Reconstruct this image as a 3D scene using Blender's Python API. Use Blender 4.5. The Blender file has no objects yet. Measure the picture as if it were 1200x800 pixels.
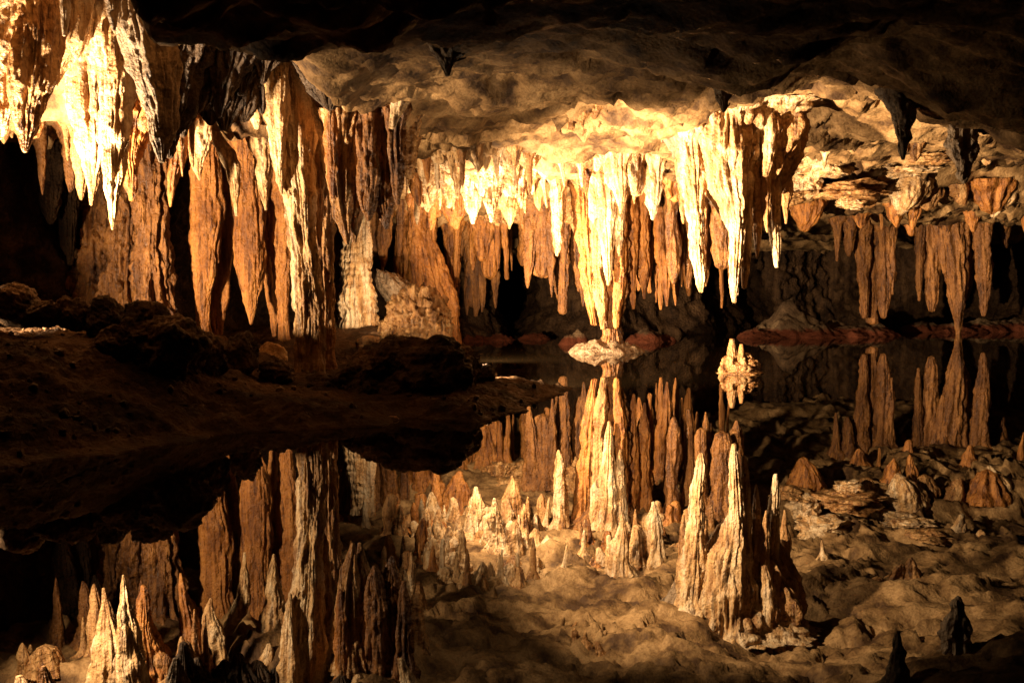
import bpy, math, random
import numpy as np
from mathutils import Euler, Vector

# ------------------------------------------------------------------ camera, world, light, exposure
S = bpy.context.scene
COL = S.collection
F = 1300.0                       # focal length in pixels of the 1200 x 800 photograph
CAMZ = 1.2
PITCH = math.atan(77 / F)
ROLL = -0.0101
cam_d = bpy.data.cameras.new('camera')
cam = bpy.data.objects.new('camera', cam_d)
COL.objects.link(cam)
cam_d.sensor_width = 36.0
cam_d.lens = 36.0 * F / 1200.0
cam_d.clip_end = 200
cam.location = (0, 0, CAMZ)
from mathutils import Matrix
RM = (Matrix.Rotation(math.pi / 2 - PITCH, 3, 'X') @ Matrix.Rotation(ROLL, 3, 'Z'))
cam.rotation_euler = RM.to_euler()
S.camera = cam
RMN = np.array(RM)

def P(x, y, Y):
    """photo pixel -> world point on the vertical plane at distance Y"""
    d = RMN @ np.array([(x - 600) / F, -(y - 400) / F, -1.0])
    return np.array([0, 0, CAMZ]) + d * (Y / d[1])

w = bpy.data.worlds.new('World')
S.world = w
w.use_nodes = True
bg = w.node_tree.nodes['Background']
bg.inputs[0].default_value = (1.0, 0.7, 0.42, 1)
bg.inputs[1].default_value = 0.0
S.view_settings.view_transform = 'Standard'
S.view_settings.look = 'None'
S.view_settings.gamma = 1
S.view_settings.exposure = 0.0
S.cycles.max_bounces = 6
S.cycles.diffuse_bounces = 3

def spot(name, loc, target, power, cone, blend, size=0.06, color=(1.0, 0.755, 0.48)):
    l = bpy.data.lights.new(name, 'SPOT')
    l.energy = power
    l.color = color
    l.spot_size = math.radians(cone)
    l.spot_blend = blend
    l.shadow_soft_size = size
    o = bpy.data.objects.new(name, l)
    COL.objects.link(o)
    o.location = loc
    o.rotation_euler = (Vector(target) - Vector(loc)).to_track_quat('-Z', 'Y').to_euler()
    return o

# the show cave's floodlights and some added fill lamps, tucked away behind the mound and the boulders of the bank
spot('flood_or_fill', P(548, 428, 11.25), (3.1, 14.1, 2.1), 7600, 94, 1.0)             # behind the black mound, on the big cluster
spot('flood_or_fill', P(552, 430, 11.2), (0.8, 12.0, 3.0), 250, 150, 1.0)              # added fill lamp, imitates its spill on the roof
spot('flood_or_fill', P(529, 405, 15.2), (1.5, 17.0, 2.4), 5000, 134, 1.0)             # on the far shore of the bank, on the central column
spot('flood_or_fill', P(545, 428, 12.2), P(478, 372, 13.7), 60, 80, 1.0)               # fill lamp added to brighten the crystal boulder
spot('flood_or_fill', P(458, 388, 15.0), P(418, 315, 17.0), 420, 70, 1.0)              # another added fill, lifts the tiered stalagmite
spot('flood_or_fill', (-5.3, 9.7, 0.9), (-4.1, 10.3, 3.2), 4200, 95, 1.0, 0.12)        # beyond the left edge, straight up
spot('flood_or_fill', (-5.6, 9.3, 0.9), (-3.2, 12.1, 1.9), 3300, 78, 0.9, 0.12)        # beside it, along the draperies

# ------------------------------------------------------------------ noise
_rng = np.random.RandomState(7)
_perm = _rng.permutation(256)
_perm = np.concatenate([_perm, _perm, _perm])
_g = _rng.normal(size=(256, 3))
_g /= np.linalg.norm(_g, axis=1)[:, None]

def noise(p):
    """gradient noise, p (n,3) -> about -1..1"""
    i = np.floor(p).astype(np.int64)
    f = p - i
    u = f * f * f * (f * (f * 6 - 15) + 10)
    i &= 255
    out = np.zeros(len(p))
    for dx in (0, 1):
        a = _perm[i[:, 0] + dx]
        wx = u[:, 0] if dx else 1 - u[:, 0]
        for dy in (0, 1):
            b = _perm[a + i[:, 1] + dy]
            wy = u[:, 1] if dy else 1 - u[:, 1]
            for dz in (0, 1):
                c = _perm[b + i[:, 2] + dz]
                wz = u[:, 2] if dz else 1 - u[:, 2]
                g = _g[c]
                out += wx * wy * wz * (g[:, 0] * (f[:, 0] - dx) + g[:, 1] * (f[:, 1] - dy) + g[:, 2] * (f[:, 2] - dz))
    return out * 1.6

def fbm(p, o=4, gain=0.5):
    s = np.zeros(len(p)); a = 1.0
    for k in range(o):
        s += a * noise(p * (2.03 ** k) + 17.3 * k)
        a *= gain
    return s

def ridge(p, o=3, gain=0.5):
    s = np.zeros(len(p)); a = 1.0
    for k in range(o):
        s += a * (1 - 2 * np.abs(noise(p * (2.07 ** k) + 31.7 * k)))
        a *= gain
    return s

def facets(X, Y, cell, seed):
    """broken rock: every Voronoi cell of the plan is a tilted plane of its own"""
    r = np.random.RandomState(seed)
    T = r.uniform(0, 1, (64, 64, 2)); A = r.uniform(-1, 1, (64, 64, 3))
    u, v = X / cell, Y / cell
    iu, iv = np.floor(u).astype(int), np.floor(v).astype(int)
    best = np.full(X.shape, 9.0); out = np.zeros(X.shape)
    for a in (-1, 0, 1):
        for b in (-1, 0, 1):
            ci, cj = (iu + a) % 64, (iv + b) % 64
            du = u - (iu + a + T[ci, cj, 0]); dv = v - (iv + b + T[ci, cj, 1])
            d = du * du + dv * dv
            k = A[ci, cj]
            out = np.where(d < best, 0.5 * k[..., 0] + 0.8 * k[..., 1] * du + 0.8 * k[..., 2] * dv, out)
            best = np.minimum(d, best)
    return out

def smooth(a, b, x):
    t = np.clip((x - a) / (b - a), 0, 1)
    return t * t * (3 - 2 * t)

def gauss(X, Y, cx, cy, sx, sy):
    return np.exp(-((X - cx) / sx) ** 2 - ((Y - cy) / sy) ** 2)

# ------------------------------------------------------------------ materials
def rgb(c):
    return (c[0], c[1], c[2], 1)

def rock(name, light, mid, dark, streak=0.5, bump=1.0, rough=0.5, popcorn=0.3, scale=1.0, spec=0.35, stain=None):
    m = bpy.data.materials.new(name)
    m.use_nodes = True
    nt = m.node_tree
    N, L = nt.nodes, nt.links
    b = N['Principled BSDF']
    geo = N.new('ShaderNodeNewGeometry')
    def mapped(sx, sy, sz):
        k = N.new('ShaderNodeMapping')
        k.inputs['Scale'].default_value = (sx, sy, sz)
        L.new(geo.outputs['Position'], k.inputs[0])
        return k.outputs[0]
    def nz(vec, sc, det=6, ro=0.6, dist=0.0):
        k = N.new('ShaderNodeTexNoise')
        k.inputs['Scale'].default_value = sc
        k.inputs['Detail'].default_value = det
        k.inputs['Roughness'].default_value = ro
        k.inputs['Distortion'].default_value = dist
        L.new(vec, k.inputs['Vector'])
        return k.outputs['Fac']
    def ramp(fac, stops):
        k = N.new('ShaderNodeValToRGB')
        e = k.color_ramp.elements
        while len(e) < len(stops):
            e.new(0.5)
        for q, (pos, c) in zip(e, stops):
            q.position = pos
            q.color = rgb(c)
        L.new(fac, k.inputs[0])
        return k.outputs[0]
    def mix(a, c, fac, mode='MIX'):
        k = N.new('ShaderNodeMix')
        k.data_type = 'RGBA'
        k.blend_type = mode
        if isinstance(fac, float):
            k.inputs[0].default_value = fac
        else:
            L.new(fac, k.inputs[0])
        for s, v in ((6, a), (7, c)):
            if isinstance(v, tuple):
                k.inputs[s].default_value = rgb(v)
            else:
                L.new(v, k.inputs[s])
        return k.outputs[2]
    iso = mapped(1, 1, 1)
    ver = mapped(1, 1, 0.10)
    patch = ramp(nz(iso, 2.3 * scale, 4, 0.62, 0.4), [(0.37, dark), (0.49, mid), (0.62, light)])
    strk = ramp(nz(ver, 9 * scale, 3, 0.6), [(0.34, dark), (0.5, mid), (0.62, light)])
    col = mix(patch, strk, float(streak))
    vein = ramp(nz(ver, 14 * scale, 4, 0.65, 0.6), [(0.36, (0.22, 0.15, 0.10)), (0.47, (1, 1, 1))])
    col = mix(col, vein, float(min(1.0, 0.25 + streak)), 'MULTIPLY')
    spk = ramp(nz(iso, 34 * scale, 2, 0.7), [(0.30, (0.55, 0.46, 0.38)), (0.52, (1, 1, 1))])
    col = mix(col, spk, 0.7, 'MULTIPLY')
    if stain:
        sep = N.new('ShaderNodeSeparateXYZ')
        L.new(geo.outputs['Position'], sep.inputs[0])
        add = N.new('ShaderNodeMath'); add.operation = 'MULTIPLY_ADD'
        L.new(nz(iso, 5, 4, 0.6), add.inputs[0]); add.inputs[1].default_value = -0.22
        L.new(sep.outputs['Z'], add.inputs[2])
        fac = ramp(add.outputs[0], [(0.0, (1, 1, 1)), (0.06, (0, 0, 0))])
        col = mix(col, stain, fac)
    L.new(col, b.inputs['Base Color'])
    rr = N.new('ShaderNodeMapRange')
    L.new(nz(iso, 6, 2, 0.6), rr.inputs[0])
    rr.inputs[3].default_value = rough - 0.18
    rr.inputs[4].default_value = rough + 0.25
    L.new(rr.outputs[0], b.inputs['Roughness'])
    b.inputs['Specular IOR Level'].default_value = spec
    # fine relief
    h1 = nz(iso, 22 * scale, 4, 0.68)
    h2 = nz(ver, 26 * scale, 2, 0.6)
    vo = N.new('ShaderNodeTexVoronoi')
    vo.feature = 'F1'
    vo.inputs['Scale'].default_value = 26 * scale
    L.new(iso, vo.inputs['Vector'])
    prev = None
    for hsrc, st, dist in ((h1, 0.75, 0.05), (h2, 0.55 * (0.3 + streak), 0.035), (vo.outputs[0], popcorn, -0.03)):
        k = N.new('ShaderNodeBump')
        k.inputs['Strength'].default_value = min(1.0, st * bump)
        k.inputs['Distance'].default_value = dist
        L.new(hsrc, k.inputs['Height'])
        if prev:
            L.new(prev, k.inputs['Normal'])
        prev = k.outputs[0]
    L.new(prev, b.inputs['Normal'])
    return m

M = dict(
    cream=rock('cream_calcite', (0.78, 0.60, 0.38), (0.58, 0.34, 0.135), (0.24, 0.10, 0.032), 0.55, 1.0, 0.42),
    tan=rock('tan_flowstone', (0.60, 0.35, 0.14), (0.37, 0.17, 0.050), (0.13, 0.050, 0.014), 0.6, 1.0, 0.40),
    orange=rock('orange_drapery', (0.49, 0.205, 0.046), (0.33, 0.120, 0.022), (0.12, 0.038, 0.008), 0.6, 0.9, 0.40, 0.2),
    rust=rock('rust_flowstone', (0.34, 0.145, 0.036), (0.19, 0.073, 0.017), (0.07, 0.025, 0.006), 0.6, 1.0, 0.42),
    ceiling=rock('ceiling_limestone', (0.38, 0.225, 0.095), (0.21, 0.115, 0.043), (0.07, 0.034, 0.013), 0.0, 0.65, 0.65, 0.25, spec=0.2),
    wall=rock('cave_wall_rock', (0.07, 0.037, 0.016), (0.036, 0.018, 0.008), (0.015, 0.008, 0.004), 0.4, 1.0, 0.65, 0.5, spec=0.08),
    bank=rock('bank_clay', (0.11, 0.058, 0.026), (0.065, 0.034, 0.015), (0.03, 0.016, 0.008), 0.0, 1.0, 0.75, 0.4, spec=0.08),
    boulder=rock('boulder_rock', (0.20, 0.11, 0.05), (0.10, 0.055, 0.025), (0.04, 0.022, 0.012), 0.0, 1.0, 0.65, 0.7, spec=0.2),
    grey=rock('grey_coated_rock', (0.38, 0.27, 0.165), (0.24, 0.155, 0.085), (0.11, 0.066, 0.034), 0.5),
    mud=rock('red_stained_mud', (0.12, 0.075, 0.038), (0.08, 0.047, 0.024), (0.045, 0.026, 0.013), 0.1, 0.8, 0.75, 0.2, spec=0.1, stain=(0.075, 0.020, 0.008)),
    black=rock('shade_black_rock', (0.085, 0.05, 0.026), (0.045, 0.025, 0.012), (0.018, 0.010, 0.005), 0.5, 1.0, 0.55, 0.4, spec=0.2),  # shade of the ceiling pocket put into the rock colour
)
mw = bpy.data.materials.new('still_water')
mw.use_nodes = True
bw = mw.node_tree.nodes['Principled BSDF']
bw.inputs['Base Color'].default_value = (0.012, 0.007, 0.003, 1)
bw.inputs['Roughness'].default_value = 0.0
bw.inputs['IOR'].default_value = 1.4
M['water'] = mw

# ------------------------------------------------------------------ object helpers
GROUPS = {'stalactite': 'single stalactites hanging from the ceiling', 'stalactite cluster': 'fused groups of stalactites', 'boulder': 'boulders on the left bank',
          'drapery': 'orange draperies in a row', 'mud bank': 'mud banks along the far shore', 'rock': 'loose and hanging rocks', 'flowstone': 'flowstone sheets'}

def tag(o, label=None, cat=None, group=None, kind=None):
    group = group or GROUPS.get(cat)
    if label: o['label'] = label
    if cat: o['category'] = cat
    if group: o['group'] = group
    if kind: o['kind'] = kind
    return o

def thing(name, label, cat, loc, group=None):
    o = bpy.data.objects.new(name, None)
    o.empty_display_size = 0.1
    COL.objects.link(o)
    o.location = loc
    return tag(o, label, cat, group)

def mesh_obj(name, V, faces, mat, parent=None, loc=(0, 0, 0)):
    """faces: (n,4) or (n,3) int array, or list of such arrays"""
    loc = np.asarray(loc, float)
    me = bpy.data.meshes.new(name)
    if not isinstance(faces, (list, tuple)):
        faces = [faces]
    V = V - loc
    nl = sum(f.size for f in faces)
    npoly = sum(len(f) for f in faces)
    me.vertices.add(len(V)); me.loops.add(nl); me.polygons.add(npoly)
    me.vertices.foreach_set('co', V.astype(np.float32).ravel())
    me.loops.foreach_set('vertex_index', np.concatenate([f.ravel() for f in faces]).astype(np.int32))
    tot = np.concatenate([np.full(len(f), f.shape[1]) for f in faces])
    st = np.concatenate([[0], np.cumsum(tot)[:-1]])
    me.polygons.foreach_set('loop_start', st.astype(np.int32))
    me.polygons.foreach_set('use_smooth', np.ones(npoly, bool))
    me.update(calc_edges=True)
    me.materials.append(M[mat] if isinstance(mat, str) else mat)
    o = bpy.data.objects.new(name, me)
    COL.objects.link(o)
    if parent is not None:
        o.parent = parent
        o.location = loc - np.array(parent.location)
    else:
        o.location = loc
    return o

def grid_faces(nu, nv):
    a = np.arange(nu * nv).reshape(nu, nv)
    return np.stack([a[:-1, :-1].ravel(), a[1:, :-1].ravel(), a[1:, 1:].ravel(), a[:-1, 1:].ravel()], 1)

# ------------------------------------------------------------------ ceiling, walls, bank, water
def ceil_base(X, Y):
    z = 2.95 + 0 * X
    z += 0.35 * smooth(7.0, 4.0, Y)
    z += 1.25 * smooth(-3.0, -3.45, X + 0.25 * (Y - 10)) * smooth(11.6, 10.7, Y)
    z += 0.62 * smooth(8.2, 9.2, Y) * smooth(12.0, 11.3, Y) * smooth(-1.5, -2.2, X) * smooth(-3.6, -3.2, X)      # dark pocket
    z -= 0.20 * smooth(13.5, 16.8, Y)
    z -= 0.50 * smooth(17.0, 20.5, Y)
    z -= 0.35 * smooth(20.5, 24.5, Y)
    z -= 0.50 * gauss(X, Y, 4.7, 10.2, 1.25, 1.0)           # dark bulge, right
    z -= 0.38 * gauss(X, Y, 6.8, 10.4, 1.5, 1.0)
    z -= 0.16 * gauss(X, Y, 2.1, 10.0, 0.7, 0.7)
    z += 0.18 * gauss(X, Y, 0.3, 9.4, 1.8, 2.6)
    z += 0.50 * gauss(X, Y, 3.5, 13.2, 1.2, 1.6)            # pale dome
    z += 0.15 * gauss(X, Y, 6.5, 14.0, 2.0, 1.8)
    z += 0.30 * gauss(X, Y, 2.95, 10.0, 0.75, 1.8)          # arch in the near roof that opens the view of the dome
    z -= 0.12 * gauss(X, Y, -1.6, 11.6, 0.6, 1.0)
    z += 0.30 * smooth(2.9, 3.7, X) * smooth(14.5, 16.0, Y) * smooth(18.7, 18.0, Y + 0.25 * np.sin(X * 2.3))      # broken step of the right ledge
    return z

def ceil_z(X, Y):
    X = np.atleast_1d(np.asarray(X, float)); Y = np.atleast_1d(np.asarray(Y, float))
    z = ceil_base(X, Y)
    p = np.stack([X, Y, 0 * X], 1)
    z += 0.13 * fbm(p * [0.75, 0.75, 1] + 3.1, 3)
    q = p + 0.25 * np.stack([noise(p * 1.3 + 2), noise(p * 1.3 + 11), 0 * X], 1)
    calm = 1 - 0.55 * gauss(X, Y, 0.4, 11.0, 2.0, 2.6)
    z -= (0.06 * ridge(q * [0.9, 1.5, 1] + 9.4, 2) + 0.06 * ridge(q * [0.35, 1.7, 1] + 14.2, 2)) * calm
    z -= 0.09 * smooth(0.25, 0.55, noise(q * [1.1, 1.6, 1] + 21)) * smooth(14.5, 12.5, Y) * (1 - 0.95 * gauss(X, Y, 0.4, 11.0, 2.2, 3.0))     # hanging slabs
    z += 0.015 * fbm(p * 5.0 + 5.5, 3)
    brk = 0.42 + 0.58 * smooth(9.0, 11.5, Y) * smooth(-0.3, 0.3, noise(p * 0.6 + 6) + 0.15)
    wq = q + 0.10 * np.stack([noise(p * 5 + 2), noise(p * 5 + 11), 0 * X], 1)
    z += brk * (0.11 * facets(wq[:, 0], wq[:, 1] * 1.3, 0.62, 5) + 0.075 * facets(wq[:, 0] + 3, wq[:, 1] * 1.3, 0.26, 6) + 0.03 * facets(wq[:, 0] + 5, wq[:, 1], 0.13, 8))
    z += 0.16 * facets(wq[:, 0] + 7, wq[:, 1], 0.5, 9) * smooth(2.9, 3.7, X) * smooth(16.5, 17.5, Y) * smooth(20.0, 19.0, Y)
    return z

def build_ceiling():
    xs = np.concatenate([np.arange(-16, -8, 0.3), np.arange(-8, 10.5, 0.045), np.arange(10.5, 16.2, 0.3)])
    ys = np.concatenate([np.arange(-5, 5.5, 0.3), np.arange(5.5, 20, 0.045), np.arange(20, 36, 0.12)])
    X, Y = np.meshgrid(xs, ys, indexing='ij')
    x, y = X.ravel(), Y.ravel()
    z = ceil_z(x, y)
    p = np.stack([x, y, z], 1)
    z = z + 0.012 * fbm(p * 16, 2)
    V = np.stack([x, y, z], 1)
    o = mesh_obj('cave_ceiling', V, grid_faces(len(xs), len(ys))[:, ::-1], 'ceiling')
    tag(o, 'low rough tan limestone ceiling above the lake', kind='structure')
build_ceiling()

WALL = [(-10, -3), (-10.5, 4), (-9.0, 9), (-7.2, 12.0), (-5.6, 13.6), (-4.6, 15.2), (-4.3, 17.5), (-3.2, 18.9), (-2.0, 19.8),
        (-0.95, 20.9), (-0.55, 22.0), (-0.9, 26), (-0.6, 33), (0.9, 33), (0.75, 27), (0.6, 22.6), (1.8, 21.8), (3.4, 22.4), (5.0, 25.2), (7.5, 26.4), (9.0, 26.0), (11.0, 24.8), (12.5, 20),
        (12.5, 12), (12, 4), (9, -3), (0, -4), (-10, -3)]

def build_wall():
    pts = np.array(WALL, float)
    seg = np.linalg.norm(np.diff(pts, axis=0), axis=1)
    s = np.concatenate([[0], np.cumsum(seg)])
    u = []
    for k in range(len(seg)):
        mid = (pts[k] + pts[k + 1]) / 2
        step = 0.05 if (mid[1] > 9) else 0.3
        u.append(np.arange(s[k], s[k + 1], step))
    u = np.concatenate(u)
    # smooth corners
    px = np.interp(u, s, pts[:, 0]); py = np.interp(u, s, pts[:, 1])
    ker = np.hanning(13); ker /= ker.sum()
    def sm(a):
        return np.convolve(np.pad(a, 6, 'edge'), ker, 'valid')
    px, py = sm(px), sm(py)
    tx, ty = np.gradient(px), np.gradient(py)
    ln = np.hypot(tx, ty); nx, ny = ty / ln, -tx / ln
    zs = np.arange(-0.5, 4.6, 0.05)
    U, Z = np.meshgrid(np.arange(len(u)), zs, indexing='ij')
    U = U.ravel(); Z = Z.ravel()
    b = np.stack([px[U], py[U], Z], 1)
    d = 0.30 * fbm(b * [0.9, 0.9, 0.5], 3) + 0.08 * ridge(b * [3.2, 3.2, 0.6] + 4, 3) + 0.13 * fbm(b * 4.0, 4) + 0.05 * ridge(b * 5.5 + 9, 3)
    d += 0.35 * (smooth(0.7, 0.0, Z))
    V = b + np.stack([nx[U], ny[U], 0 * d], 1) * d[:, None]
    o = mesh_obj('cave_wall', V, grid_faces(len(u), len(zs)), 'wall')
    tag(o, 'dark fluted rock wall at the back of the cave', kind='structure')
build_wall()

BANK = np.array([(-10.5, 4.5), (-5, 6.4), (-3.28, 7.1), (-2.75, 7.6), (-2.0, 8.6), (-1.16, 8.9), (-0.9, 9.35), (-0.27, 8.95), (0.05, 9.9), (0.62, 11.75),
                 (-0.25, 12.1), (-0.45, 13), (-0.7, 15), (-1.3, 17.5), (-2.2, 19.5), (-6, 22), (-12, 20)])

def bank_dist(X, Y):
    d = np.full(X.shape, 1e9); ins = np.zeros(X.shape, bool)
    n = len(BANK)
    for i in range(n):
        a, c = BANK[i], BANK[(i + 1) % n]
        e = c - a
        t = np.clip(((X - a[0]) * e[0] + (Y - a[1]) * e[1]) / (e @ e), 0, 1)
        d = np.minimum(d, np.hypot(X - a[0] - t * e[0], Y - a[1] - t * e[1]))
        cr = ((a[1] > Y) != (c[1] > Y)) & (X < (c[0] - a[0]) * (Y - a[1]) / (c[1] - a[1] + 1e-12) + a[0])
        ins ^= cr
    return np.where(ins, d, -d)

def bank_z(X, Y, fine=True):
    X = np.atleast_1d(np.asarray(X, float)); Y = np.atleast_1d(np.asarray(Y, float))
    p = np.stack([X, Y, 0 * X], 1)
    d = bank_dist(X, Y) + 0.12 * fbm(p * 2.2 + 40, 5, 0.6)
    H = 0.09 + 0.50 * smooth(-2.1, -3.4, X) * smooth(14, 11, Y) + 0.09 * smooth(-1.2, -2.0, X) + 0.22 * smooth(13, 16.5, Y)
    wd = 0.35 + 1.2 * smooth(-1.6, -3.2, X)
    z = H * smooth(0, 1, d / wd) * np.clip(d * 20, 0, 1)
    z = np.where(d < 0, np.maximum(d * 0.8, -0.45), z + 0.012)
    z += (0.035 * fbm(p * 2.3, 4) + 0.014 * ridge(p * 6, 3)) * smooth(0.0, 0.6, d) 
    z += 0.02 * fbm(p * 11, 4) * smooth(-0.05, 0.2, d) + 0.012 * ridge(p * 9 + 5, 3) * smooth(0.05, 0.5, d)
    return z

def build_bank():
    xs = np.concatenate([np.arange(-11, -5, 0.15), np.arange(-5, 1.2, 0.028)])
    ys = np.concatenate([np.arange(4, 6.5, 0.1), np.arange(6.5, 14, 0.028), np.arange(14, 22, 0.08)])
    X, Y = np.meshgrid(xs, ys, indexing='ij')
    x, y = X.ravel(), Y.ravel()
    V = np.stack([x, y, bank_z(x, y)], 1)
    o = mesh_obj('bank_ground', V, grid_faces(len(xs), len(ys)), 'bank')
    tag(o, 'dark clay bank running out into the lake on the left', kind='structure')
build_bank()

V = np.array([(-16, -6, 0), (16, -6, 0), (16, 37, 0), (-16, 37, 0)], float)
o = mesh_obj('lake_water', V, np.array([[0, 1, 2, 3]]), 'water')
tag(o, 'perfectly still dark lake mirroring the cave', kind='structure')

# ------------------------------------------------------------------ dripstone builder
SEED = [0]
def cr_interp(t, A):
    """Catmull-Rom through rows of A at parameter t in 0..len-1"""
    n = len(A)
    i = np.clip(np.floor(t).astype(int), 0, n - 2)
    f = (t - i)[:, None]
    p0 = A[np.maximum(i - 1, 0)]; p1 = A[i]; p2 = A[i + 1]; p3 = A[np.minimum(i + 2, n - 1)]
    return 0.5 * (2 * p1 + (p2 - p0) * f + (2 * p0 - 5 * p1 + 4 * p2 - p3) * f ** 2 + (3 * p1 - p0 - 3 * p2 + p3) * f ** 3)

def drip(name, pts, Y, mat, parent=None, label=None, cat='stalactite', group=None,
         asp=0.85, fl=0.20, fk=2.0, rough=1.0, ceil=True, ring=0.0, foot=None, res=1.0, turn=None, world=False):
    """One piece of dripstone: pts = (x, y, half width) in photo pixels from top to bottom, Y = distance."""
    SEED[0] += 1
    rs = np.random.RandomState(SEED[0])
    C = [list(q) for q in pts] if world else []
    for q in ([] if world else pts):
        yy = Y + (q[3] if len(q) > 3 else 0)
        c = P(q[0], q[1], yy)
        C.append([c[0], c[1], c[2], q[2] * yy / F])
    if ceil:
        cz = float(ceil_z(C[0][0], C[0][1])[0]) + 0.10
        if cz > C[0][2] + 0.02:
            C.insert(0, [C[0][0], C[0][1], cz, C[0][3] * 1.12])
    if foot is not None and foot < C[-1][2]:
        C.append([C[-1][0], C[-1][1], foot, C[-1][3] * 1.1])
    C = np.array(C)
    seg = np.maximum(np.linalg.norm(np.diff(C[:, :3], axis=0), axis=1), 1e-3)
    s = np.concatenate([[0], np.cumsum(seg)])
    Lpx = s[-1] * F / Y
    rows = int(np.clip(Lpx * 0.75 * res, 14, 170))
    wmax = C[:, 3].max() * F / Y
    na = int(np.clip(5.0 * wmax * res, 14, 110))
    tt = np.interp(np.linspace(0, s[-1], rows), s, np.arange(len(C)))
    Q = cr_interp(tt, C)
    Q[:, 3] = np.maximum(Q[:, 3], 0.002)
    if ceil:
        c0 = float(ceil_z(C[0][0], C[0][1])[0])
        Q[:, 3] *= 1 + 0.55 * np.exp(-np.maximum(0, c0 - Q[:, 2]) / (0.045 + 0.35 * min(C[0][3], 0.2)))
    th = np.linspace(0, 2 * np.pi, na, endpoint=False) + (turn or 0)
    ct, st = np.cos(th), np.sin(th)
    R = Q[:, 3][:, None] * np.ones(na)[None]
    cz = Q[:, 2][:, None] + 0 * R
    off = rs.uniform(0, 60, 3)
    # wobble of the axis
    wob = np.stack([noise(np.stack([Q[:, 2] * 2.2, np.full(rows, off[0]), np.full(rows, k * 7.7)], 1)) for k in (0, 1)], 1)
    amp = np.minimum(0.02, 0.28 * Q[:, 3])[:, None]
    cx = Q[:, 0][:, None] + (wob * amp)[:, :1]; cy = Q[:, 1][:, None] + (wob * amp)[:, 1:]
    dom = np.stack([(ct[None] * fk + 0 * R).ravel() + off[0], (st[None] * fk + 0 * R).ravel() + off[1], cz.ravel() * 0.7 + off[2]], 1)
    flute = ridge(dom, 3).reshape(R.shape)
    crev = np.exp(-np.abs(noise(dom * [2.1, 2.1, 1.3] + 5)) / 0.07).reshape(R.shape)
    band = noise(np.stack([cz.ravel() * 13, dom[:, 0] * 0.5, dom[:, 1] * 0.5], 1)).reshape(R.shape)
    R = R * (1 + fl * (flute - 0.35) - 0.22 * min(1.0, fl / 0.2) * crev + 0.05 * rough * band)
    # low lumps along the axis
    lump = noise(np.stack([cz.ravel() * 3.1, ct[None].repeat(rows, 0).ravel() * 0.7 + off[1], st[None].repeat(rows, 0).ravel() * 0.7 + off[0]], 1)).reshape(R.shape)
    R = R * (1 + 0.16 * rough * lump)
    if ring:
        R = R * (1 + ring * (1 - 2 * np.abs(((cz * 9 + 0.4 * lump) % 1.0) - 0.5)))
    X = cx + R * ct[None]; Yw = cy + R * asp * st[None]
    W = np.stack([X.ravel(), Yw.ravel(), cz.ravel()], 1)
    rr = np.maximum(R.ravel(), 0.004)
    d = np.minimum(0.040, 0.30 * rr) * rough * fbm(W * [5, 5, 2.6], 3) + np.minimum(0.014, 0.16 * rr) * rough * fbm(W * [17, 17, 9] + 8, 3)
    nrm = np.stack([ct[None].repeat(rows, 0).ravel(), st[None].repeat(rows, 0).ravel() / max(asp, 0.3), 0 * d], 1)
    nrm /= np.linalg.norm(nrm, axis=1)[:, None]
    W = W + nrm * d[:, None]
    W[:, 2] += np.minimum(0.02, 0.3 * rr) * noise(W * 7 + 3)
    top, bot = Q[0, :3], Q[-1, :3] - [0, 0, 0.6 * Q[-1, 3]]
    n0 = len(W)
    Vv = np.vstack([W, top[None], bot[None]])
    a = np.arange(rows * na).reshape(rows, na)
    a2 = np.roll(a, -1, axis=1)
    quads = np.stack([a[:-1].ravel(), a[1:].ravel(), a2[1:].ravel(), a2[:-1].ravel()], 1)
    t1 = np.stack([np.full(na, n0), a[0], a2[0]], 1)
    t2 = np.stack([np.full(na, n0 + 1), a2[-1], a[-1]], 1)
    o = mesh_obj(name, Vv, [quads, t1, t2], mat, parent, top if ceil else bot)
    if parent is None:
        tag(o, label, cat, group)
    elif label:
        o['label'] = label
    return o

def curtain(name, label, cat, Y, mat, drips, group=None, ceil=True, part='stalactite', **kw):
    """A fused group: an Empty at its top with each drip as a part. drips: (pts, dY[, mat])"""
    first = drips[0][0][0]
    t = thing(name, label, cat, P(first[0], first[1], Y), group)
    for dd in drips:
        drip(part, dd[0], Y + dd[1], dd[2] if len(dd) > 2 else mat, t, ceil=ceil, **kw)
    return t

def taper(x, y0, y1, w0, lean=0.0, bulge=1.0, kind=0):
    """tapering drip: 0 carrot, 1 broken blunt tip, 2 slim straw from a wide root, 3 swollen foot"""
    L = y1 - y0
    prof = ([(0, 1), (0.3, 0.92), (0.65, 0.62), (0.9, 0.30), (1, 0.10)], [(0, 1), (0.35, 0.85), (0.7, 0.75), (0.95, 0.55), (1, 0.35)],
            [(0, 1.1), (0.18, 0.7), (0.4, 0.42), (0.8, 0.30), (1, 0.12)], [(0, 0.8), (0.3, 0.6), (0.6, 0.72), (0.85, 0.5), (1, 0.12)])[kind]
    return [(x + lean * t, y0 + t * L, w0 * q * (bulge if 0.1 < t < 0.8 else 1)) for t, q in prof]

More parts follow.
